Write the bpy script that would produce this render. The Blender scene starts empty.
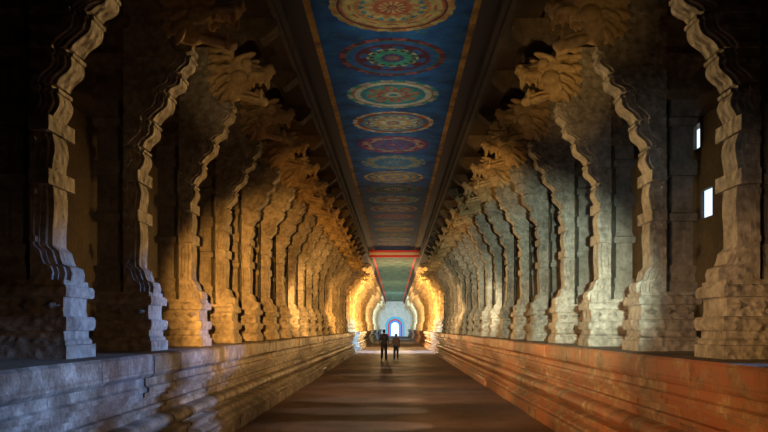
import bpy, bmesh, math, random
from mathutils import Vector, Matrix
random.seed(4)
S = bpy.context.scene
COL = S.collection
PI = math.pi
R = math.radians
PT = 1.50            # platform top
CZ = 7.52            # painted ceiling height
CX = -0.05
Y0 = 7.72; DY = 2.57 # pillar rhythm
NP = 18
PX = 3.75            # pillar origin distance from the corridor axis

# ------------------------------------------------------------ materials
def nodes(name):
    m = bpy.data.materials.new(name); m.use_nodes = True
    nt = m.node_tree
    return m, nt, nt.nodes['Principled BSDF']
def N(nt, t, **kw):
    n = nt.nodes.new(t)
    for k, v in kw.items():
        if k in n.inputs: n.inputs[k].default_value = v
        else: setattr(n, k, v)
    return n
def ramp(nt, fac, stops):
    r = nt.nodes.new('ShaderNodeValToRGB')
    e = r.color_ramp.elements
    while len(e) > 1: e.remove(e[-1])
    e[0].position = stops[0][0]; e[0].color = (*stops[0][1], 1)
    for p, c in stops[1:]:
        x = e.new(p); x.color = (*c, 1)
    nt.links.new(fac, r.inputs[0]); return r.outputs[0]
def mixc(nt, fac, a, b, mode='MIX'):
    n = nt.nodes.new('ShaderNodeMix'); n.data_type = 'RGBA'; n.blend_type = mode
    for s, v in ((0, fac), (6, a), (7, b)):
        if hasattr(v, 'is_output'): nt.links.new(v, n.inputs[s])
        else: n.inputs[s].default_value = v if s == 0 else (*v, 1)
    return n.outputs[2]
def stone(name, c1, c2, c3, scale=1.3, bump=.5, carve=0., brick=None, rough=.75, stain=None, grime=.75, fine=7, joint=.7, cmix=.7):
    m, nt, b = nodes(name)
    L = nt.links.new
    g = N(nt, 'ShaderNodeNewGeometry')
    n1 = N(nt, 'ShaderNodeTexNoise', Scale=scale, Detail=8, Roughness=.62); L(g.outputs['Position'], n1.inputs['Vector'])
    n2 = N(nt, 'ShaderNodeTexNoise', Scale=scale*fine, Detail=6, Roughness=.7); L(g.outputs['Position'], n2.inputs['Vector'])
    c = ramp(nt, n1.outputs['Fac'], [(.3, c1), (.5, c2), (.7, c3)])
    d = ramp(nt, n2.outputs['Fac'], [(.32, (.35, .33, .31)), (.6, (1, 1, 1))])
    c = mixc(nt, grime, c, d, 'MULTIPLY')
    if stain:
        n3 = N(nt, 'ShaderNodeTexNoise', Scale=1.6, Detail=9, Roughness=.75); L(g.outputs['Position'], n3.inputs['Vector'])
        f = ramp(nt, n3.outputs['Fac'], [(.42, (0, 0, 0)), (.56, (1, 1, 1))])
        c = mixc(nt, f, c, stain)
    h = n2.outputs['Fac']
    add = N(nt, 'ShaderNodeMath', operation='ADD'); L(h, add.inputs[0])
    if carve:
        v = N(nt, 'ShaderNodeTexVoronoi', Scale=carve, feature='SMOOTH_F1'); L(g.outputs['Position'], v.inputs['Vector'])
        mu = N(nt, 'ShaderNodeMath', operation='MULTIPLY'); L(v.outputs['Distance'], mu.inputs[0]); mu.inputs[1].default_value = -1.8
        L(mu.outputs[0], add.inputs[1])
        cr = ramp(nt, v.outputs['Distance'], [(.25, (1, 1, 1)), (.75, (.4, .36, .32))])
        c = mixc(nt, cmix, c, cr, 'MULTIPLY')
    else: add.inputs[1].default_value = 0
    hh = add.outputs[0]
    if brick:
        sx = N(nt, 'ShaderNodeSeparateXYZ'); L(g.outputs['Position'], sx.inputs[0])
        cb = N(nt, 'ShaderNodeCombineXYZ'); L(sx.outputs['Y'], cb.inputs[0]); L(sx.outputs['X' if brick[2] else 'Z'], cb.inputs[1])
        bt = N(nt, 'ShaderNodeTexBrick'); L(cb.outputs[0], bt.inputs['Vector'])
        bt.inputs['Scale'].default_value = 1
        bt.inputs['Brick Width'].default_value = brick[0]; bt.inputs['Row Height'].default_value = brick[1]
        bt.inputs['Mortar Size'].default_value = .008
        bt.inputs['Color1'].default_value = (1, 1, 1, 1); bt.inputs['Color2'].default_value = (.75, .73, .71, 1)
        bt.inputs['Mortar'].default_value = (.4, .37, .34, 1)
        c = mixc(nt, joint, c, bt.outputs['Color'], 'MULTIPLY')
        ad = N(nt, 'ShaderNodeMath', operation='SUBTRACT'); L(hh, ad.inputs[0]); L(bt.outputs['Fac'], ad.inputs[1]); hh = ad.outputs[0]
    bp = N(nt, 'ShaderNodeBump', Strength=bump, Distance=.05); L(hh, bp.inputs['Height'])
    L(bp.outputs[0], b.inputs['Normal']); L(c, b.inputs['Base Color'])
    b.inputs['Roughness'].default_value = rough
    return m
def plain(name, col, rough=.7, noise=.35, sc=20):
    m, nt, b = nodes(name)
    g = N(nt, 'ShaderNodeNewGeometry')
    n = N(nt, 'ShaderNodeTexNoise', Scale=sc, Detail=4); nt.links.new(g.outputs['Position'], n.inputs['Vector'])
    d = ramp(nt, n.outputs['Fac'], [(.3, (1-noise,)*3), (.7, (1, 1, 1))])
    nt.links.new(mixc(nt, 1., col, d, 'MULTIPLY'), b.inputs['Base Color'])
    b.inputs['Roughness'].default_value = rough
    return m
M = {}
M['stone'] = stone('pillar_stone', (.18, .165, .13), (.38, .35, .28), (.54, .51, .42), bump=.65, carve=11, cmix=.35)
M['shaft'] = stone('shaded_shaft_stone', (.12, .11, .085), (.25, .23, .18), (.36, .34, .28), bump=.6)  # darker copy of the pillar stone, paints shade into the gaps between pillars
M['carved'] = stone('carved_stone', (.13, .1, .06), (.24, .19, .12), (.33, .27, .18), bump=.6, carve=9)
M['corbel'] = stone('dark_corbel_stone', (.07, .05, .03), (.12, .09, .055), (.17, .13, .085), bump=.5)  # darker stone tone so the lion heads stand out
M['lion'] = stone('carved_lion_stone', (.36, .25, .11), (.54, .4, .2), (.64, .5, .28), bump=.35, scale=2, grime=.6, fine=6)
M['sunlit'] = stone('sunlit_gold_stone', (.4, .28, .12), (.62, .46, .24), (.7, .56, .34), bump=.9, carve=4)  # lighter gold copy of the stone, far daylight painted into its colour
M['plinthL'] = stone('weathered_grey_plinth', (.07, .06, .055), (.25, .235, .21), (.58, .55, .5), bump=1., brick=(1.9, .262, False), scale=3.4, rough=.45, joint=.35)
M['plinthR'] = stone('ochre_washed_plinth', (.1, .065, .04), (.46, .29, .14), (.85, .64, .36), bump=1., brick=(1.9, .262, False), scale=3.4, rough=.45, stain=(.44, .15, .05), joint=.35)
M['dark'] = stone('dark_stone', (.045, .034, .024), (.075, .056, .04), (.105, .08, .053), bump=.5)
M['deck'] = stone('platform_paving', (.16, .13, .1), (.25, .2, .15), (.34, .28, .21), bump=.4, brick=(1.2, .8, True))
M['cream_wall'] = stone('limewashed_wall', (.5, .45, .36), (.6, .55, .45), (.65, .6, .5), bump=.2)
def floor_mat():
    m, nt, b = nodes('worn_red_brown_floor'); L = nt.links.new
    g = N(nt, 'ShaderNodeNewGeometry'); sx = N(nt, 'ShaderNodeSeparateXYZ'); L(g.outputs['Position'], sx.inputs[0])
    cb = N(nt, 'ShaderNodeCombineXYZ'); L(sx.outputs['X'], cb.inputs[0]); L(sx.outputs['Y'], cb.inputs[1])
    bt = N(nt, 'ShaderNodeTexBrick'); L(cb.outputs[0], bt.inputs['Vector']); bt.inputs['Scale'].default_value = 1
    bt.inputs['Brick Width'].default_value = 1.4; bt.inputs['Row Height'].default_value = .62; bt.inputs['Mortar Size'].default_value = .01
    bt.inputs['Color1'].default_value = (1, 1, 1, 1); bt.inputs['Color2'].default_value = (.85, .84, .84, 1); bt.inputs['Mortar'].default_value = (.55, .54, .53, 1)
    n1 = N(nt, 'ShaderNodeTexNoise', Scale=.9, Detail=9, Roughness=.62); L(g.outputs['Position'], n1.inputs['Vector'])
    c = ramp(nt, n1.outputs['Fac'], [(.3, (.13, .088, .072)), (.55, (.19, .128, .104)), (.75, (.25, .17, .14))])
    c = mixc(nt, .7, c, bt.outputs['Color'], 'MULTIPLY')
    L(c, b.inputs['Base Color'])
    r = ramp(nt, n1.outputs['Fac'], [(.3, (.62,)*3), (.7, (.5,)*3)]); L(r, b.inputs['Roughness'])
    b.inputs['Specular IOR Level'].default_value = .38
    n2 = N(nt, 'ShaderNodeTexNoise', Scale=14, Detail=6); L(g.outputs['Position'], n2.inputs['Vector'])
    sb = N(nt, 'ShaderNodeMath', operation='SUBTRACT'); L(n2.outputs['Fac'], sb.inputs[0]); L(bt.outputs['Fac'], sb.inputs[1])
    bp = N(nt, 'ShaderNodeBump', Strength=.25, Distance=.02); L(sb.outputs[0], bp.inputs['Height']); L(bp.outputs[0], b.inputs['Normal'])
    return m
M['floor'] = floor_mat()
def painted(name, base, f1, f2, f3):
    m, nt, b = nodes(name); L = nt.links.new
    g = N(nt, 'ShaderNodeNewGeometry')
    v = N(nt, 'ShaderNodeTexVoronoi', Scale=3.6); L(g.outputs['Position'], v.inputs['Vector'])
    n = N(nt, 'ShaderNodeTexNoise', Scale=1.6, Detail=6); L(g.outputs['Position'], n.inputs['Vector'])
    c = ramp(nt, v.outputs['Distance'], [(0, f1), (.1, f1), (.14, f2), (.22, f2), (.27, f3), (.33, base), (1, base)])
    d = ramp(nt, n.outputs['Fac'], [(.35, (.3, .3, .35)), (.65, (1, 1, 1))])
    L(mixc(nt, 1., c, d, 'MULTIPLY'), b.inputs['Base Color']); b.inputs['Roughness'].default_value = .8
    b.inputs['Specular IOR Level'].default_value = .2
    return m
M['blue'] = painted('blue_painted_plaster', (.01, .075, .16), (.12, .06, .035), (.012, .11, .13), (.008, .065, .15))
M['green'] = painted('green_painted_plaster', (.12, .24, .16), (.34, .24, .14), (.3, .1, .07), (.18, .26, .16))
M['gold'] = painted('gold_border_paint', (.45, .2, .03), (.5, .04, .02), (.55, .3, .05), (.2, .05, .02))
M['red'] = plain('red_paint', (.75, .03, .02))
M['cream'] = plain('cream_paint', (.7, .55, .28))
M['maroon'] = plain('dark_maroon_paint', (.02, .008, .005))
def attr_mat():
    m, nt, b = nodes('medallion_paint')
    a = N(nt, 'ShaderNodeAttribute'); a.attribute_name = 'paint'
    g = N(nt, 'ShaderNodeNewGeometry'); n = N(nt, 'ShaderNodeTexNoise', Scale=5, Detail=8, Roughness=.7); nt.links.new(g.outputs['Position'], n.inputs['Vector'])
    d = ramp(nt, n.outputs['Fac'], [(.3, (.25, .25, .25)), (.62, (.8, .8, .8))])
    nt.links.new(mixc(nt, 1., a.outputs['Color'], d, 'MULTIPLY'), b.inputs['Base Color']); b.inputs['Roughness'].default_value = .8
    b.inputs['Specular IOR Level'].default_value = .2
    return m
M['paint'] = attr_mat()
M['skin'] = plain('skin', (.12, .06, .035), noise=.1)
M['hair'] = plain('black_hair', (.012, .01, .01), noise=.3)
M['shirt1'] = plain('navy_cloth', (.016, .02, .04)); M['trouser'] = plain('charcoal_cloth', (.012, .012, .018))
M['shirt2'] = plain('brown_cloth', (.12, .08, .07)); M['trouser2'] = plain('dark_blue_cloth', (.014, .017, .035))
M['shoe'] = plain('shoe_leather', (.01, .008, .008))

# ------------------------------------------------------------ helpers
def obj(name, bm, mat, parent=None, smooth=False, loc=None):
    me = bpy.data.meshes.new(name)
    bmesh.ops.recalc_face_normals(bm, faces=bm.faces)
    bm.to_mesh(me); bm.free()
    me.materials.append(mat)
    if smooth:
        for p in me.polygons: p.use_smooth = True
        me.set_sharp_from_angle(angle=R(32))
    o = bpy.data.objects.new(name, me); COL.objects.link(o)
    if parent: o.parent = parent
    if loc: o.location = loc
    return o
def tag(o, label=None, cat=None, group=None, kind=None):
    for k, v in (('label', label), ('category', cat), ('group', group), ('kind', kind)):
        if v: o[k] = v
    return o
def box(bm, a, b):
    vs = [bm.verts.new((x, y, z)) for x in (a[0], b[0]) for y in (a[1], b[1]) for z in (a[2], b[2])]
    for f in ((0,1,3,2),(4,6,7,5),(0,4,5,1),(2,3,7,6),(0,2,6,4),(1,5,7,3)): bm.faces.new([vs[i] for i in f])
def prism(bm, pts, y0, y1, inset_x=0.):
    a = [bm.verts.new((x, y0, z)) for x, z in pts]; b = [bm.verts.new((x, y1, z)) for x, z in pts]
    bm.faces.new(a); bm.faces.new(b[::-1])
    for i in range(len(pts)):
        j = (i+1) % len(pts); bm.faces.new((a[i], b[i], b[j], a[j]))
def stack(bm, rings):            # rings: (x0,x1,yh,z)
    prev = None
    for x0, x1, yh, z in rings:
        r = [bm.verts.new(p) for p in ((x0,-yh,z),(x1,-yh,z),(x1,yh,z),(x0,yh,z))]
        if prev:
            for i in range(4): bm.faces.new((prev[i], prev[(i+1)%4], r[(i+1)%4], r[i]))
        else: bm.faces.new(r[::-1])
        prev = r
    bm.faces.new(prev)
def ball(bm, c, r, sub=2, rot=None):
    if not hasattr(r, '__len__'): r = (r, r, r)
    m = Matrix.Translation(c) @ (rot.to_4x4() if rot else Matrix()) @ Matrix.Diagonal((*r, 1))
    bmesh.ops.create_icosphere(bm, subdivisions=sub, radius=1, matrix=m)
def limb(bm, p0, r0, p1, r1, n=9):
    p0 = Vector(p0); p1 = Vector(p1)
    for i in range(n+1):
        t = i/n; ball(bm, p0.lerp(p1, t), r0+(r1-r0)*t, 2)
def fused(name, bm, mat, parent=None, voxel=.02, loc=None, smooth_it=2):
    me = bpy.data.meshes.new('tmp'); bm.to_mesh(me); bm.free()
    t = bpy.data.objects.new('tmp', me); COL.objects.link(t)
    md = t.modifiers.new('r', 'REMESH'); md.mode = 'VOXEL'; md.voxel_size = voxel; md.use_smooth_shade = True
    if smooth_it:
        ms = t.modifiers.new('s', 'SMOOTH'); ms.iterations = smooth_it; ms.factor = .5
    dg = bpy.context.evaluated_depsgraph_get()
    nm = bpy.data.meshes.new_from_object(t.evaluated_get(dg))
    bpy.data.objects.remove(t)
    nm.materials.clear(); nm.materials.append(mat); nm.name = name
    for p in nm.polygons: p.use_smooth = True
    o = bpy.data.objects.new(name, nm); COL.objects.link(o)
    if parent: o.parent = parent
    if loc: o.location = loc
    return o

# ------------------------------------------------------------ setting
YB = -5.0; YG0 = 54.5; YG1 = 61.0; YE = 165.0
bm = bmesh.new(); box(bm, (-8.3, YB, -.2), (8.3, YE+12, 0)); tag(obj('floor', bm, M['floor']), kind='structure')
prof = [(2.78, 0), (2.78, .2), (2.74, .21), (2.74, .26), (2.80, .27), (2.80, .31), (2.90, .35), (2.90, .42), (2.84, .43), (2.84, .47), (2.99, .49), (2.99, .53)]
for i in range(9):
    a = -PI/2 + PI*i/8; prof.append((2.96-.12*math.cos(a), .62+.09*math.sin(a)))
prof += [(3.03, .72), (3.03, .80), (2.97, .81), (2.97, .85), (3.03, .86), (3.03, .94), (2.95, .95), (2.95, .99), (2.89, 1.0), (2.89, 1.05), (2.84, 1.06), (2.84, 1.11), (2.88, 1.13), (2.88, 1.22), (2.80, 1.24), (2.77, 1.28), (2.77, 1.47), (2.81, PT)]
prof += [(8.0, PT), (8.0, 0)]
for side, nm in ((-1, 'left'), (1, 'right')):
    for (a, b, tagn) in ((YB, YG0, ''), (YG1, YE, '_far')):
        bm = bmesh.new(); y = a; rnd = random.Random(side+5)
        while y < b-.01:
            y2 = min(b, y+rnd.uniform(.7, 1.6)) if not tagn else b
            j = [rnd.uniform(-.01, .02) for _ in range(6)]
            pp = [(x+(j[min(5, int(z*4))] if x < 3.05 and z < 1.49 else 0), z) for x, z in prof]
            prism(bm, [(side*x, z) for x, z in pp], y, y2-.003)
            y = y2
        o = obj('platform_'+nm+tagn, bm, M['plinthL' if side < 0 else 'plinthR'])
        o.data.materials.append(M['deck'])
        for p in o.data.polygons:
            if p.normal.z > .99 and p.center.z > 1.45: p.material_index = 1
        tag(o, kind='structure')
# outer walls, right one with two slit openings
bm = bmesh.new(); box(bm, (-8.4, YB, 0), (-8.0, YE, 7.8))
tag(obj('wall_left', bm, M['dark']), kind='structure')
bm = bmesh.new()
box(bm, (8.0, YB, 0), (8.4, 19.0, 7.8)); box(bm, (8.0, 21.5, 0), (8.4, YE, 7.8))
box(bm, (8.0, 19.0, 0), (8.1, 21.5, 4.65)); box(bm, (8.0, 19.0, 5.38), (8.1, 21.5, 6.55)); box(bm, (8.0, 19.0, 7.2), (8.1, 21.5, 7.8))
box(bm, (8.0, 19.0, 6.55), (8.1, 20.15, 7.2)); box(bm, (8.0, 20.6, 6.55), (8.1, 21.5, 7.2)); box(bm, (8.0, 19.0, 4.65), (8.1, 19.36, 5.38)); box(bm, (8.0, 20.1, 4.65), (8.1, 21.5, 5.38))
tag(obj('wall_right', bm, M['dark']), kind='structure')
bm = bmesh.new(); box(bm, (-8.4, YB-.3, 0), (8.4, YB, 7.8)); tag(obj('back_light_block', bm, M['dark']), kind='structure')  # unseen closure added behind the camera to keep light off the near pillar faces
# painted ceiling
YC = 56.4
def slab(name, x0, x1, y0, y1, z0, z1, mat):
    bm = bmesh.new(); box(bm, (x0, y0, z0), (x1, y1, z1)); return tag(obj(name, bm, mat), kind='structure')
slab('ceiling', CX-1.9, CX+1.9, YB, YC, CZ, CZ+.3, M['blue'])
slab('ceiling_far', CX-1.9, CX+1.9, YC, YE, CZ, CZ+.3, M['green'])
k = 1
for s in (-1, 1):
    x = CX+s*1.44; slab('trim_%d' % k, min(x, x+s*.12), max(x, x+s*.12), YB, YC, CZ-.03, CZ, M['gold']); k += 1
    x = CX+s*1.56; slab('trim_%d' % k, min(x, x+s*.29), max(x, x+s*.29), YB, YC, CZ-.05, CZ, M['maroon']); k += 1
    x = CX+s*1.62; slab('trim_%d' % k, min(x, x+s*.12), max(x, x+s*.12), YC, YE, CZ-.03, CZ, M['red']); k += 1
    x = CX+s*1.85
    bm = bmesh.new(); prism(bm, [(x, CZ+.3), (x, 7.2), (x+s*.06, 7.12), (x+s*.06, 6.98), (x+s*.12, 6.93), (x+s*.6, 6.93), (x+s*.6, CZ+.3)], YB, YE)
    tag(obj('trim_%d' % k, bm, M['dark']), kind='structure'); k += 1
    slab('ceiling_aisle_' + ('left' if s < 0 else 'right'), min(s*2.4, s*8.4), max(s*2.4, s*8.4), YB, YE, 7.3, 7.8, M['dark'])
# end wall with arched doorway
AW = .85; AH = 2.2
def archpts(w, h, n=16): return [(w*math.cos(PI*i/n), h+w*math.sin(PI*i/n)) for i in range(n+1)]
pts = [(-8.4, 0), (-8.4, 7.8), (8.4, 7.8), (8.4, 0), (AW, 0)]+archpts(AW, AH)+[(-AW, 0)]
bm = bmesh.new(); prism(bm, pts, YE, YE+.5); tag(obj('wall_far', bm, M['cream_wall']), kind='structure')
def archband(w0, w1, h, y0, y1, mat, nm):
    bm = bmesh.new(); prism(bm, [(w1, 0)]+archpts(w1, h)+[(-w1, 0), (-w0, 0)]+archpts(w0, h)[::-1]+[(w0, 0)], y0, y1)
    tag(obj(nm, bm, mat), kind='structure')
archband(AW, AW+.4, AH, YE-.2, YE, plain('bright_blue_paint', (.03, .3, .8)), 'trim_20')
archband(AW+.4, AW+.7, AH, YE-.35, YE, M['red'], 'trim_21')
archband(AW+.7, AW+1.2, AH, YE-.3, YE, plain('turquoise_paint', (.08, .45, .6)), 'trim_22')

# ------------------------------------------------------------ ceiling medallions
palettes = [
 [(.42,.18,.04),(.5,.32,.08),(.12,.03,.02),(.4,.09,.03),(.04,.18,.2),(.46,.32,.1)],
 [(.1,.015,.02),(.26,.05,.04),(.02,.13,.09),(.04,.24,.12),(.45,.36,.12),(.02,.09,.2)],
 [(.36,.34,.2),(.06,.25,.15),(.4,.12,.05),(.48,.44,.26),(.03,.18,.18),(.24,.05,.03)],
 [(.48,.22,.06),(.48,.4,.23),(.26,.05,.02),(.1,.22,.2),(.42,.3,.1),(.05,.1,.2)],
 [(.2,.03,.08),(.12,.03,.12),(.36,.1,.1),(.05,.12,.25),(.4,.28,.12),(.22,.04,.05)],
 [(.04,.14,.2),(.27,.23,.12),(.05,.2,.16),(.02,.06,.15),(.27,.12,.05),(.1,.28,.28)]]
descr = ['orange and yellow', 'dark red and green ringed', 'cream and green', 'orange and cream', 'dull purple and maroon', 'dark teal and ochre']
ordn = ['nearest','second','third','fourth','fifth','sixth','seventh','eighth','ninth','tenth','eleventh','twelfth','thirteenth','fourteenth','fifteenth','sixteenth','seventeenth','eighteenth']
def medallion(i):
    pal = palettes[i % 6]; rnd = random.Random(i*7+1)
    bm = bmesh.new(); n = 96; nr = 22; rad = 1.1
    lay = bm.loops.layers.float_color.new('paint')
    grid = []
    for r in range(nr+1):
        row = []
        for t in range(n):
            a = 2*PI*t/n; rr = rad*r/nr
            if r >= nr-1: rr *= 1+.035*abs(math.cos(12*a))
            row.append(bm.verts.new((rr*math.cos(a), rr*math.sin(a), 0)) if r else None)
        grid.append(row)
    c0 = bm.verts.new((0, 0, 0))
    bands = []; r = 0
    while r < nr:
        w = rnd.choice((1, 2, 2, 3)); bands.append((r, r+w, rnd.choice((0, 1, 2)), rnd.randrange(6), rnd.randrange(6), rnd.choice((6, 8, 12)))); r += w
    def colour(r, t):
        if r >= nr-2: return pal[0] if (t//4) % 2 else pal[1]
        if r == nr-3: return pal[2]
        for a, b, kind, c, d, per in bands:
            if a <= r < b:
                if kind == 0: return pal[c]
                ph = (t % per)/per
                if kind == 1: return pal[c] if ph < .5 else pal[d]
                f = (r-a+.5)/(b-a); return pal[c] if abs(ph-.45) < .5*(1-f*.6) - .08 else pal[d]
    for r in range(nr):
        for t in range(n):
            u = (t+1) % n
            vs = (c0, grid[1][t], grid[1][u]) if r == 0 else (grid[r][t], grid[r+1][t], grid[r+1][u], grid[r][u])
            f = bm.faces.new(vs)
            for l in f.loops: l[lay] = (*colour(r, t), 1)
    bmesh.ops.reverse_faces(bm, faces=bm.faces)
    me = bpy.data.meshes.new('ceiling_medallion'); bm.to_mesh(me); bm.free(); me.materials.append(M['paint'])
    o = bpy.data.objects.new('ceiling_medallion', me); COL.objects.link(o)
    o.location = (CX, 13.7+DY*i, CZ-.003)
    tag(o, '%s round painted medallion, %s along the blue ceiling' % (descr[i % 6], ordn[i]), 'ceiling painting', 'round medallions painted on the blue ceiling')
for i in range(16): medallion(i)
# painted crossbeam
e = bpy.data.objects.new('painted_crossbeam', None); COL.objects.link(e); e.location = (CX, YC, CZ-.032)
tag(e, 'red and cream painted crossbeam where the blue ceiling ends', 'beam')
bm = bmesh.new(); box(bm, (-1.84, -.15, -.5), (1.84, .15, 0)); obj('beam', bm, M['red'], e)
bm = bmesh.new(); box(bm, (-1.84, -.17, -.34), (1.84, -.15, -.16)); obj('painted_band', bm, M['cream'], e)

# ------------------------------------------------------------ pillar
def scallop(a, b, amp, seg=8, step=.05):
    (x0, z0), (x1, z1) = a, b
    dx, dz = x1-x0, z1-z0; L = math.hypot(dx, dz)
    nx, nz = -dz/L, dx/L; out = []
    for i in range(seg+1):
        t = i/seg; q = amp*(math.sin(PI*t)+.7*math.sin(2*PI*t-PI))
        out.append((x0+dx*t+nx*q, z0+dz*t+nz*q))
    return out + [(x1-.022, z1+.004), (x1-.022, z1+.04), (x1+step, z1+.044), (x1+step, z1+.075)]
keys = [(3.37, 1.12), (3.37, 1.70), (3.38, 2.22), (3.33, 2.62), (3.19, 2.97), (2.99, 3.34), (2.83, 3.6), (2.71, 3.86)]
amps = [.01, .02, .03, .032, .032, .03, .022]
curve = []
for i in range(len(keys)-1):
    a = keys[i] if i == 0 else (keys[i][0], keys[i][1]+.078)
    curve += scallop(a, keys[i+1], amps[i])
foot = [(3.19, .76), (3.18, .84), (3.2, .9), (3.27, .93), (3.29, .98), (3.31, 1.06), (3.36, 1.1)]
XB = 3.54
wing = foot+curve+[(2.68, 3.96), (2.68, 4.02), (2.85, 4.06), (2.95, 4.16), (2.95, 4.95), (XB, 4.95), (XB, .76)]
def lx(pts, d=0): return [(x+d-PX, z) for x, z in pts]
def make_pillar():
    root = bpy.data.objects.new('carved_pillar', None); COL.objects.link(root)
    bm = bmesh.new(); x0, x1, yh = 3.15-PX, 3.98-PX, .36
    ins = [(0,0),(.13,0),(.135,.03),(.17,.03),(.2,.06),(.27,.06),(.275,.015),(.32,0),(.38,0),(.41,.015),(.415,.07),(.46,.08),(.58,.08),(.6,.07),(.605,.02),(.63,.01),(.69,.01),(.72,.03),(.725,.065),(.77,.065)]
    stack(bm, [(x0+i*.8, x1-i, yh-i, z) for z, i in ins])
    for s in (-1, 1):
        for cx in (-.42, -.18, .06):
            v = [bm.verts.new(p) for p in ((cx-.1, s*.278, .52), (cx, s*.278, .465), (cx+.1, s*.278, .52), (cx, s*.278, .575))]
            c = bm.verts.new((cx, s*.335, .52))
            for i in range(4): bm.faces.new((v[i], v[(i+1) % 4], c))
    obj('pedestal', bm, M['stone'], root)
    bm = bmesh.new()
    prism(bm, lx(wing), -.16, .16)
    def layer(off, yy, top):
        pts = [(min(x+off, XB-.03), z) for x, z in wing[:-7]]
        prism(bm, lx(pts+[(top, 4.05), (top+.12, 4.25), (top+.12, 4.9), (XB, 4.9), (XB, .76)]), -yy, yy)
    layer(.045, .21, 2.9); layer(.10, .235, 2.92); layer(.14, .275, 2.95)
    for za, zb in ((1.70, 1.85), (2.22, 2.37)):      # square blocks banding the straight lower part
        box(bm, (3.345-PX, -.305, za), (XB-PX, .305, zb))
    for za, xa in ((1.14, 3.42), (1.6, 3.42), (2.1, 3.42), (2.5, 3.42), (2.85, 3.32), (3.02, 3.26), (3.2, 3.17), (3.36, 3.09), (3.52, 3.0), (3.65, 2.97), (3.82, 2.95), (4.15, 3.06), (4.4, 3.1), (4.7, 3.1)):
        box(bm, (xa+.06-PX, -.297, za), (XB-PX, .297, za+.055))
    obj('scalloped_bracket', bm, M['stone'], root, smooth=True)
    bm = bmesh.new(); cx = 3.79-PX
    sh = [(.76,.19),(.9,.19),(.905,.17),(1.0,.16),(1.05,.18),(1.12,.18),(1.125,.14),(1.7,.14),(1.705,.18),(1.8,.19),(1.82,.16),(1.88,.14),(2.3,.14),(2.305,.18),(2.42,.19),(2.5,.18),(2.51,.14),(2.95,.14),(2.955,.18),(3.05,.2),(3.09,.16),(3.3,.16)]
    stack(bm, [(cx-h, cx+h*.9, h+.05, z) for z, h in sh])
    for s in (-1, 1):
        for (za, zb) in ((1.18, 1.66), (1.92, 2.26), (2.58, 2.91)):
            for xx in (-.07, .05): box(bm, (cx+xx-.035, s*.18-.02, za), (cx+xx+.035, s*.18+.03, zb))
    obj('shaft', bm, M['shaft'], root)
    bm = bmesh.new(); cx = 3.77-PX
    cp = [(3.3,.16),(3.305,.2),(3.42,.23),(3.5,.22),(3.505,.17),(3.62,.17),(3.7,.23),(3.82,.28),(3.88,.29),(3.885,.23),(4.0,.2),(4.12,.24),(4.3,.32),(4.36,.32),(4.365,.24),(4.98,.24)]
    stack(bm, [(cx-h, cx+h, h, z) for z, h in cp])
    obj('capital', bm, M['carved'], root)
    # open-jawed lion head facing the corridor
    bm = bmesh.new(); o0 = Vector((2.57-PX, 0, 4.46)); K = .97
    def b(c, r, sub=3, rx=0, ry=0):
        r = tuple(v*K for v in r) if hasattr(r, '__len__') else r*K
        ball(bm, o0+Vector(c)*K, r, sub, Matrix.Rotation(ry, 3, 'Y') @ Matrix.Rotation(rx, 3, 'X'))
    b((.42,0,.0),(.34,.24,.44)); b((.05,0,.16),(.29,.24,.26)); b((.14,0,-.14),(.24,.2,.24))
    b((-.2,0,.08),(.25,.16,.12)); b((-.42,0,.1),(.12,.16,.11)); b((-.5,0,.19),(.07,.1,.07)); b((-.22,0,.2),(.2,.08,.06),ry=-.15)
    b((-.14,0,-.33),(.28,.14,.06),ry=-.25); b((-.38,0,-.38),(.09,.13,.08)); b((-.2,0,-.25),(.18,.07,.03),ry=-.25)
    for s in (-1,1):
        b((-.13,s*.2,.2),.1); b((-.1,s*.19,.33),(.2,.09,.055),ry=.3)
        b((-.54,s*.07,.15),(.04,.05,.04)); b((.16,s*.22,.42),(.08,.06,.17),rx=-s*.3)
        b((-.44,s*.11,-.03),(.04,.035,.12)); b((-.3,s*.13,-.02),(.03,.03,.08)); b((-.18,s*.14,-.04),(.03,.03,.07)); b((-.36,s*.1,-.27),(.035,.03,.09))
        b((.0,s*.2,-.03),(.15,.08,.13)); b((-.3,s*.15,.04),(.16,.05,.06))
        for i in range(6):       # two rows of narrow mane locks swept back
            a = 1.2-.46*i; cx_ = .22+.06*math.cos(a); cz_ = .02+.42*math.sin(a)
            b((cx_,s*.24,cz_),(.15,.05,.05),2,ry=-a*.6+.4); b((cx_+.2,s*.23,cz_*1.05),(.15,.05,.05),2,ry=-a*.5+.4)
    fused('lion_head', bm, M['lion'], root, .014, smooth_it=1)
    bm = bmesh.new()
    arm = [(2.0,5.42),(1.95,5.38),(1.95,5.3),(2.02,5.22),(2.1,5.16),(2.16,5.1),(2.24,5.08),(2.3,5.12),(2.34,5.18),(2.5,5.18),(2.6,5.1),(2.9,5.02),(2.95,4.95),(4.1,4.95),(4.1,5.42)]
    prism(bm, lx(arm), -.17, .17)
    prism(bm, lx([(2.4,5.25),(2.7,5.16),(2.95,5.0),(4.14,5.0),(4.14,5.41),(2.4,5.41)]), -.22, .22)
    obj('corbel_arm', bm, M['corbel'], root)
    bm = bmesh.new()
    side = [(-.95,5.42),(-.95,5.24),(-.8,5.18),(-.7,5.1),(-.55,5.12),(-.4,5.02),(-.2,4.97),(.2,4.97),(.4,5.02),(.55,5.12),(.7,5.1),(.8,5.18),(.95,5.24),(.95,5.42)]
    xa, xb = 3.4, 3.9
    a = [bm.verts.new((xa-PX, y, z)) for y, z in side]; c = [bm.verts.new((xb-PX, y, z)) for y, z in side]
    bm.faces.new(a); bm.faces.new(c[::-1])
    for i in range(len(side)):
        j = (i+1) % len(side); bm.faces.new((a[i], c[i], c[j], a[j]))
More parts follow.
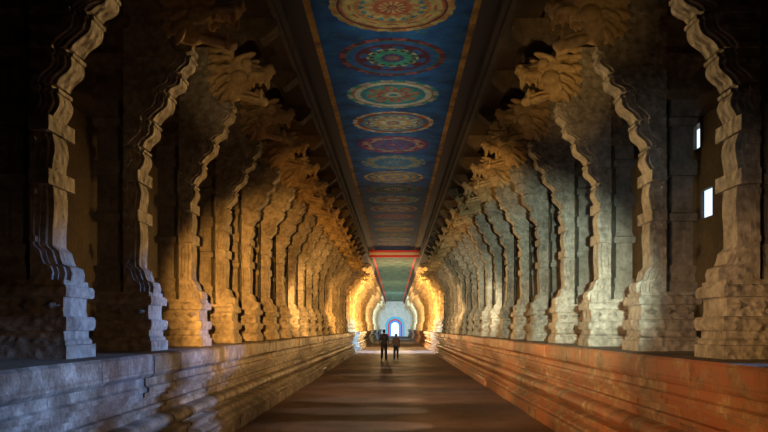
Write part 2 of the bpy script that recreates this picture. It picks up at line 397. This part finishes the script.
    obj('side_corbel', bm, M['corbel'], root)
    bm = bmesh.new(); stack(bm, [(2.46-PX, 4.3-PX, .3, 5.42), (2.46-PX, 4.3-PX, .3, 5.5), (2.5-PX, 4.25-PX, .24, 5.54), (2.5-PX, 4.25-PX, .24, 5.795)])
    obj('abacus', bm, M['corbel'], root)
    return root
proto = make_pillar()
def copy_tree(o, parent=None):
    c = o.copy(); COL.objects.link(c)
    if parent: c.parent = parent
    for ch in o.children: copy_tree(ch, c)
    return c
fb = bmesh.new()
for ch in proto.children: fb.from_mesh(ch.data)
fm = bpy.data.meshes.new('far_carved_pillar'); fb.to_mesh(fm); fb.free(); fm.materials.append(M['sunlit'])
looks = {(-1,0): 'nearest left pillar, dark face with bluish lit pedestal edge', (1,0): 'nearest right pillar, grey face cut by the right edge of the photo'}
ords = ['first'] + ordn[1:]
for s in (-1, 1):
    sd = 'left' if s < 0 else 'right'
    for i in range(NP):
        o = proto if (s == 1 and i == 0) else copy_tree(proto)
        o.location = (s*PX, Y0+DY*i, PT); o.rotation_euler.z = 0 if s > 0 else PI
        lab = looks.get((s, i)) or '%s carved lion-bracket stone pillar from the camera along the %s platform' % (ords[i], sd)
        tag(o, lab, 'pillar', 'carved pillars along the %s platform' % sd, 'thing')
    y = YG1+.6
    while y < YE-1:
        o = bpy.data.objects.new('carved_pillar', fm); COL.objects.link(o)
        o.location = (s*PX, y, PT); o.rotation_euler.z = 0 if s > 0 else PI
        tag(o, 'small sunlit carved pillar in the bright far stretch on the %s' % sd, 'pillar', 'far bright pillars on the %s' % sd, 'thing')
        y += DY

# ------------------------------------------------------------ people
def person(name, H, label, shirt, trouser, loc, hold, stride, rz=0, slim=1.):
    k = H/1.7
    root = bpy.data.objects.new(name, None); COL.objects.link(root); root.location = loc; root.rotation_euler.z = rz; root.scale = (k*slim, k, k)
    tag(root, label, 'person')
    sh = {s: Vector((s*.175, 0, 1.40)) for s in (-1, 1)}
    el, wr = {}, {}
    for s in (-1, 1):
        if s == hold[0]: el[s] = Vector((s*.225, .0, 1.13)); wr[s] = Vector((s*hold[1], .06, hold[2]))
        else: el[s] = Vector((s*.225, -.07*stride, 1.12)); wr[s] = Vector((s*.23, .1*stride, .88))
    hip = {s: Vector((s*.09, 0, .9)) for s in (-1, 1)}
    kn, an, toe = {}, {}, {}
    for s in (-1, 1):
        if s == stride: kn[s] = Vector((s*.1, .16, .5)); an[s] = Vector((s*.12, .22, .09)); toe[s] = Vector((s*.14, .38, .035))
        else: kn[s] = Vector((s*.1, .0, .49)); an[s] = Vector((s*.12, -.26, .13)); toe[s] = Vector((s*.14, -.13, .035))
    bm = bmesh.new()
    ball(bm, (0, 0, .95), (.16, .11, .12), 3); ball(bm, (0, 0, 1.1), (.14, .1, .15), 3); ball(bm, (0, 0, 1.28), (.165, .11, .17), 3)
    limb(bm, (0, 0, 1.42), .065, (0, .01, 1.52), .052)
    ball(bm, (0, .015, 1.61), (.075, .09, .105), 3); ball(bm, (0, .04, 1.54), (.052, .055, .05), 3)
    ball(bm, (0, .108, 1.585), (.013, .022, .02), 2)
    ball(bm, (0, .088, 1.545), (.025, .012, .008), 2)
    for s in (-1, 1):
        ball(bm, (s*.03, .088, 1.612), (.014, .012, .01), 2); ball(bm, (s*.078, .01, 1.6), (.012, .02, .032), 2)
        limb(bm, (s*.06, 0, 1.42), .06, sh[s], .052, 5)
        limb(bm, sh[s], .05, el[s], .038); limb(bm, el[s], .038, wr[s], .025)
        limb(bm, hip[s], .085, kn[s], .055, 12); limb(bm, kn[s], .052, an[s], .035, 12); limb(bm, an[s], .035, toe[s], .03, 6)
        d = (wr[s]-el[s]).normalized(); side = Vector((0, 1, 0)); nrm = d.cross(side).normalized()
        side = nrm.cross(d)
        pc = wr[s]+d*.05; limb(bm, wr[s], .024, pc, .026, 3); limb(bm, pc-side*.02, .016, pc+side*.02, .016, 4)
        for j, L in enumerate((.065, .075, .07, .055)):
            b0 = wr[s]+d*.08+side*(.03-.02*j); b1 = b0+d*L*.5+nrm*s*.004; b2 = b1+d*L*.4+nrm*.014*s
            limb(bm, wr[s]+d*.05+side*(.024-.016*j), .011, b0, .010, 4); limb(bm, b0, .010, b1, .009, 4); limb(bm, b1, .009, b2, .008, 4)
        limb(bm, wr[s]+d*.03+side*.02, .012, wr[s]+d*.065+side*.055, .011, 4); limb(bm, wr[s]+d*.065+side*.055, .011, wr[s]+d*.095+side*.06, .009, 3)
    fused('body', bm, M['skin'], root, .008, smooth_it=1)
    bm = bmesh.new()
    ball(bm, (0, 0, .96), (.18, .13, .1), 3); ball(bm, (0, 0, 1.1), (.165, .122, .17), 3); ball(bm, (0, 0, 1.28), (.19, .128, .17), 3); ball(bm, (0, -.005, 1.4), (.13, .085, .07), 3)
    for s in (-1, 1):
        limb(bm, (s*.06, 0, 1.41), .07, sh[s], .066, 5); limb(bm, sh[s], .066, el[s].lerp(sh[s], .1), .058, 8)
    fused('shirt', bm, shirt, root, .012)
    bm = bmesh.new()
    ball(bm, (0, 0, .93), (.17, .12, .12), 3)
    for s in (-1, 1):
        limb(bm, hip[s], .105, kn[s], .085, 12); limb(bm, kn[s], .082, an[s]+Vector((0, 0, .03)), .068, 12)
    fused('trousers', bm, trouser, root, .012)
    bm = bmesh.new()
    ball(bm, (0, .0, 1.64), (.085, .095, .09), 3); ball(bm, (0, -.03, 1.6), (.08, .07, .09), 3)
    fused('hair', bm, M['hair'], root, .01)
    for s in (-1, 1):
        bm = bmesh.new(); limb(bm, an[s]-Vector((0, .03, .045)), .042, toe[s], .036, 6)
        fused('shoe', bm, M['shoe'], root, .01)
    return root
person('person', 1.70, 'taller walker seen from behind in dark shirt and trousers, on the left', M['shirt1'], M['trouser'], (-.62, 43.2, 0), (1, .27, .86), 1)
person('person', 1.46, 'shorter slimmer walker seen from behind in brown top, beside the taller one', M['shirt2'], M['trouser2'], (.06, 43.25, 0), (-1, .38, 1.0), -1, slim=.95)

# ------------------------------------------------------------ light
def area(loc, target, size, power, col, spread=180, sy=None, up=False):
    l = bpy.data.lights.new('lamp', 'AREA'); l.energy = power; l.color = col; l.size = size; l.spread = R(spread)
    if sy: l.shape = 'RECTANGLE'; l.size_y = sy
    o = bpy.data.objects.new('lamp', l); COL.objects.link(o); o.location = loc
    if up: o.rotation_euler = (PI, 0, 0)
    else: o.rotation_euler = (Vector(target)-Vector(loc)).to_track_quat('-Z', 'Y').to_euler()
    return o
def spot(loc, target, power, col, ang, blend=.6, rad=.2):
    l = bpy.data.lights.new('lamp', 'SPOT'); l.energy = power; l.color = col; l.spot_size = R(ang); l.spot_blend = blend; l.shadow_soft_size = rad
    o = bpy.data.objects.new('lamp', l); COL.objects.link(o); o.location = loc
    o.rotation_euler = (Vector(target)-Vector(loc)).to_track_quat('-Z', 'Y').to_euler(); return o
WARM = (1, .44, .095); GOLD = (1, .62, .25); COOL = (.2, .42, 1); PALE = (.84, 1, .82)
# down-corridor light on the faces turned to the camera: warm left, pale right
spot((-1.2, 3.6, 2.2), (-3.6, 28, 2.5), 16000, WARM, 23, 1, .06)
spot((1.3, 3.4, 2.2), (3.9, 27, 2.5), 7600, PALE, 26, 1, .06)
spot((-2.3, 21, 2.4), (-3.4, 36, 2.8), 5000, (1, .5, .14), 34, 1, .06)
spot((2.3, 21, 2.4), (3.4, 36, 2.8), 3000, (1, .88, .6), 34, 1, .06)
spot((-2.2, 35, 2.4), (-3.3, 47, 3.0), 4200, WARM, 38, 1, .08)
spot((2.2, 35, 2.4), (3.3, 47, 3.0), 3000, (1, .62, .28), 38, 1, .08)
# warm light thrown back across the corridor: only corridor-side edges catch it
for y, p in ((18.5, 1300), (26, 1900), (34, 2000), (42, 2000), (50, 2000)):
    spot((2.0, y, 2.6), (-3.4, y-5.5, 3.0), p, (1, .52, .15), 54, 1, .1)
    spot((-2.0, y, 2.6), (3.4, y-5.5, 3.2), p, (1, .6, .22), 54, 1, .1)
spot((1.4, 12.4, 4.6), (-3.4, 8.2, 4.3), 620, GOLD, 34)
spot((1.6, 14.6, 4.6), (-3.4, 10.6, 4.3), 560, GOLD, 34)
spot((-1.4, 12.6, 4.2), (3.4, 8.2, 3.8), 440, GOLD, 44)
spot((-1.4, 15.2, 4.0), (3.4, 10.8, 3.8), 460, GOLD, 44)
# lion heads
spot((-1.0, 6.6, 2.4), (-2.6, 12.9, 6.1), 260, GOLD, 20, 1, .05)
spot((.8, 6.6, 2.4), (2.6, 12.9, 6.1), 640, (1, .58, .2), 23, 1, .05)
spot((1.2, 3.6, 2.2), (2.6, 10.3, 6.0), 170, (1, .58, .2), 15, 1, .05)
spot((.4, 12, 2.4), (2.5, 20, 5.9), 1300, (1, .54, .17), 22, 1, .05)
spot((-.4, 12, 2.4), (-2.5, 20, 5.7), 480, WARM, 22, 1, .05)
spot((.3, 21, 2.4), (2.5, 31, 5.7), 1200, WARM, 22, 1, .05)
spot((-.3, 21, 2.4), (-2.5, 31, 5.7), 800, WARM, 22, 1, .05)
# daylight entering low between the right pillars
spot((6.6, 9.05, 2.7), (-3, 8.2, 1.85), 5200, COOL, 12, .6, .3)
spot((6.6, 11.6, 2.7), (-3, 10.8, 1.85), 5800, COOL, 12, .6, .3)
spot((6.6, 14.2, 2.7), (-3, 13.4, 1.8), 4000, COOL, 12, .6, .3)
spot((6.6, 6.2, 2.9), (-2.8, 6.4, .8), 5600, (.28, .5, 1), 18, .8, .2)
spot((6.6, 9.0, 2.9), (-2.8, 9.0, .8), 4200, (.28, .5, 1), 10, .8, .2)
spot((6.6, 11.6, 2.9), (-2.8, 11.6, .8), 3800, (.28, .5, 1), 10, .8, .2)
for y in (14.1, 16.7, 19.3, 24.4, 29.6, 34.7):
    spot((6.6, y, 4.2), (-.6, y, 0), 1500, (1, .86, .68), 13, .6, .1)
spot((-1.6, .5, 2.4), (3.8, 12.0, 2.6), 430, (.62, .82, 1), 30, 1, .1)  # added cool fill from near the camera, greys the right pillar faces
# plinths
for y in (-.5, 3.5, 7.5, 11.5, 16, 21, 27, 34):
    spot((-2.2, y, 2.0), (2.9, y+5, .7), 840, (1, .5, .16), 48, .7)
spot((2.2, 2.0, 2.0), (-2.9, 9.5, .6), 150, (1, .5, .2), 50, 1)
spot((2.0, 7.5, 2.2), (-2.9, 13, .4), 520, (1, .5, .18), 34, 1)
spot((2.0, 17, 2.2), (-2.9, 24, .4), 800, (1, .5, .18), 44, 1)
# floor
spot((0, 0.5, 5.8), (0, 7.5, 0), 2300, (1, .74, .6), 40, 1)
spot((0, 12, 6.3), (0, 22, 0), 2100, (1, .72, .54), 34, 1)
# soft uplight on the painted ceiling, weaker further in
area((0, 20, 2.3), None, 1.2, 72, (.86, .96, 1), 40, sy=21, up=True)
area((0, 42, 2.3), None, 1.2, 24, (.86, .96, 1), 40, sy=22, up=True)
spot((0, 46, 4), (0, 56.4, 7.2), 1100, (1, .85, .6), 18, .5)
# far daylight
area((0, 112, 2.0), None, 2.5, 1500, (1, .95, .85), 120, sy=96, up=True)
for s in (-1, 1):
    spot((-s*1.0, 56.5, 2.8), (s*3.4, 68, 3.8), 24000, (1, .54, .16), 56, 1, .3)
    spot((-s*1.5, 78, 3.0), (s*3.3, 70, 3.6), 9000, (1, .62, .26), 70, 1, .3)
    spot((-s*1.0, 84, 2.6), (s*3.4, 100, 3.4), 14000, (1, .72, .4), 60, 1, .3)
    spot((-s*1.0, 112, 2.6), (s*3.4, 130, 3.4), 20000, (.5, .78, 1), 60, 1, .3)
    spot((s*7.4, 57.7, 6.6), (-s*1.5, 58, .4), 14000, (.55, .78, 1) if s > 0 else (.8, .85, 1), 60, 1, .1)
    spot((s*1.0, 55.6, 3.5), (s*3.2, 61.0, .9), 4200, (.5, .76, 1), 40, 1, .1)
spot((0, 135, 3.0), (0, 165, 2.6), 34000, (.5, .78, 1), 30, 1, .3)
w = bpy.data.worlds.new('World'); S.world = w; w.use_nodes = True
w.node_tree.nodes['Background'].inputs[0].default_value = (.7, .87, 1, 1); w.node_tree.nodes['Background'].inputs[1].default_value = 1.5
S.view_settings.view_transform = 'Standard'

cam = bpy.data.cameras.new('Camera'); co = bpy.data.objects.new('Camera', cam); COL.objects.link(co)
co.location = (0, 0, 1.8); co.rotation_euler = (PI/2, 0, 0)
cam.lens = 36; cam.sensor_width = 36; cam.shift_x = -11/768; cam.shift_y = 112/768; cam.clip_end = 400
S.camera = co
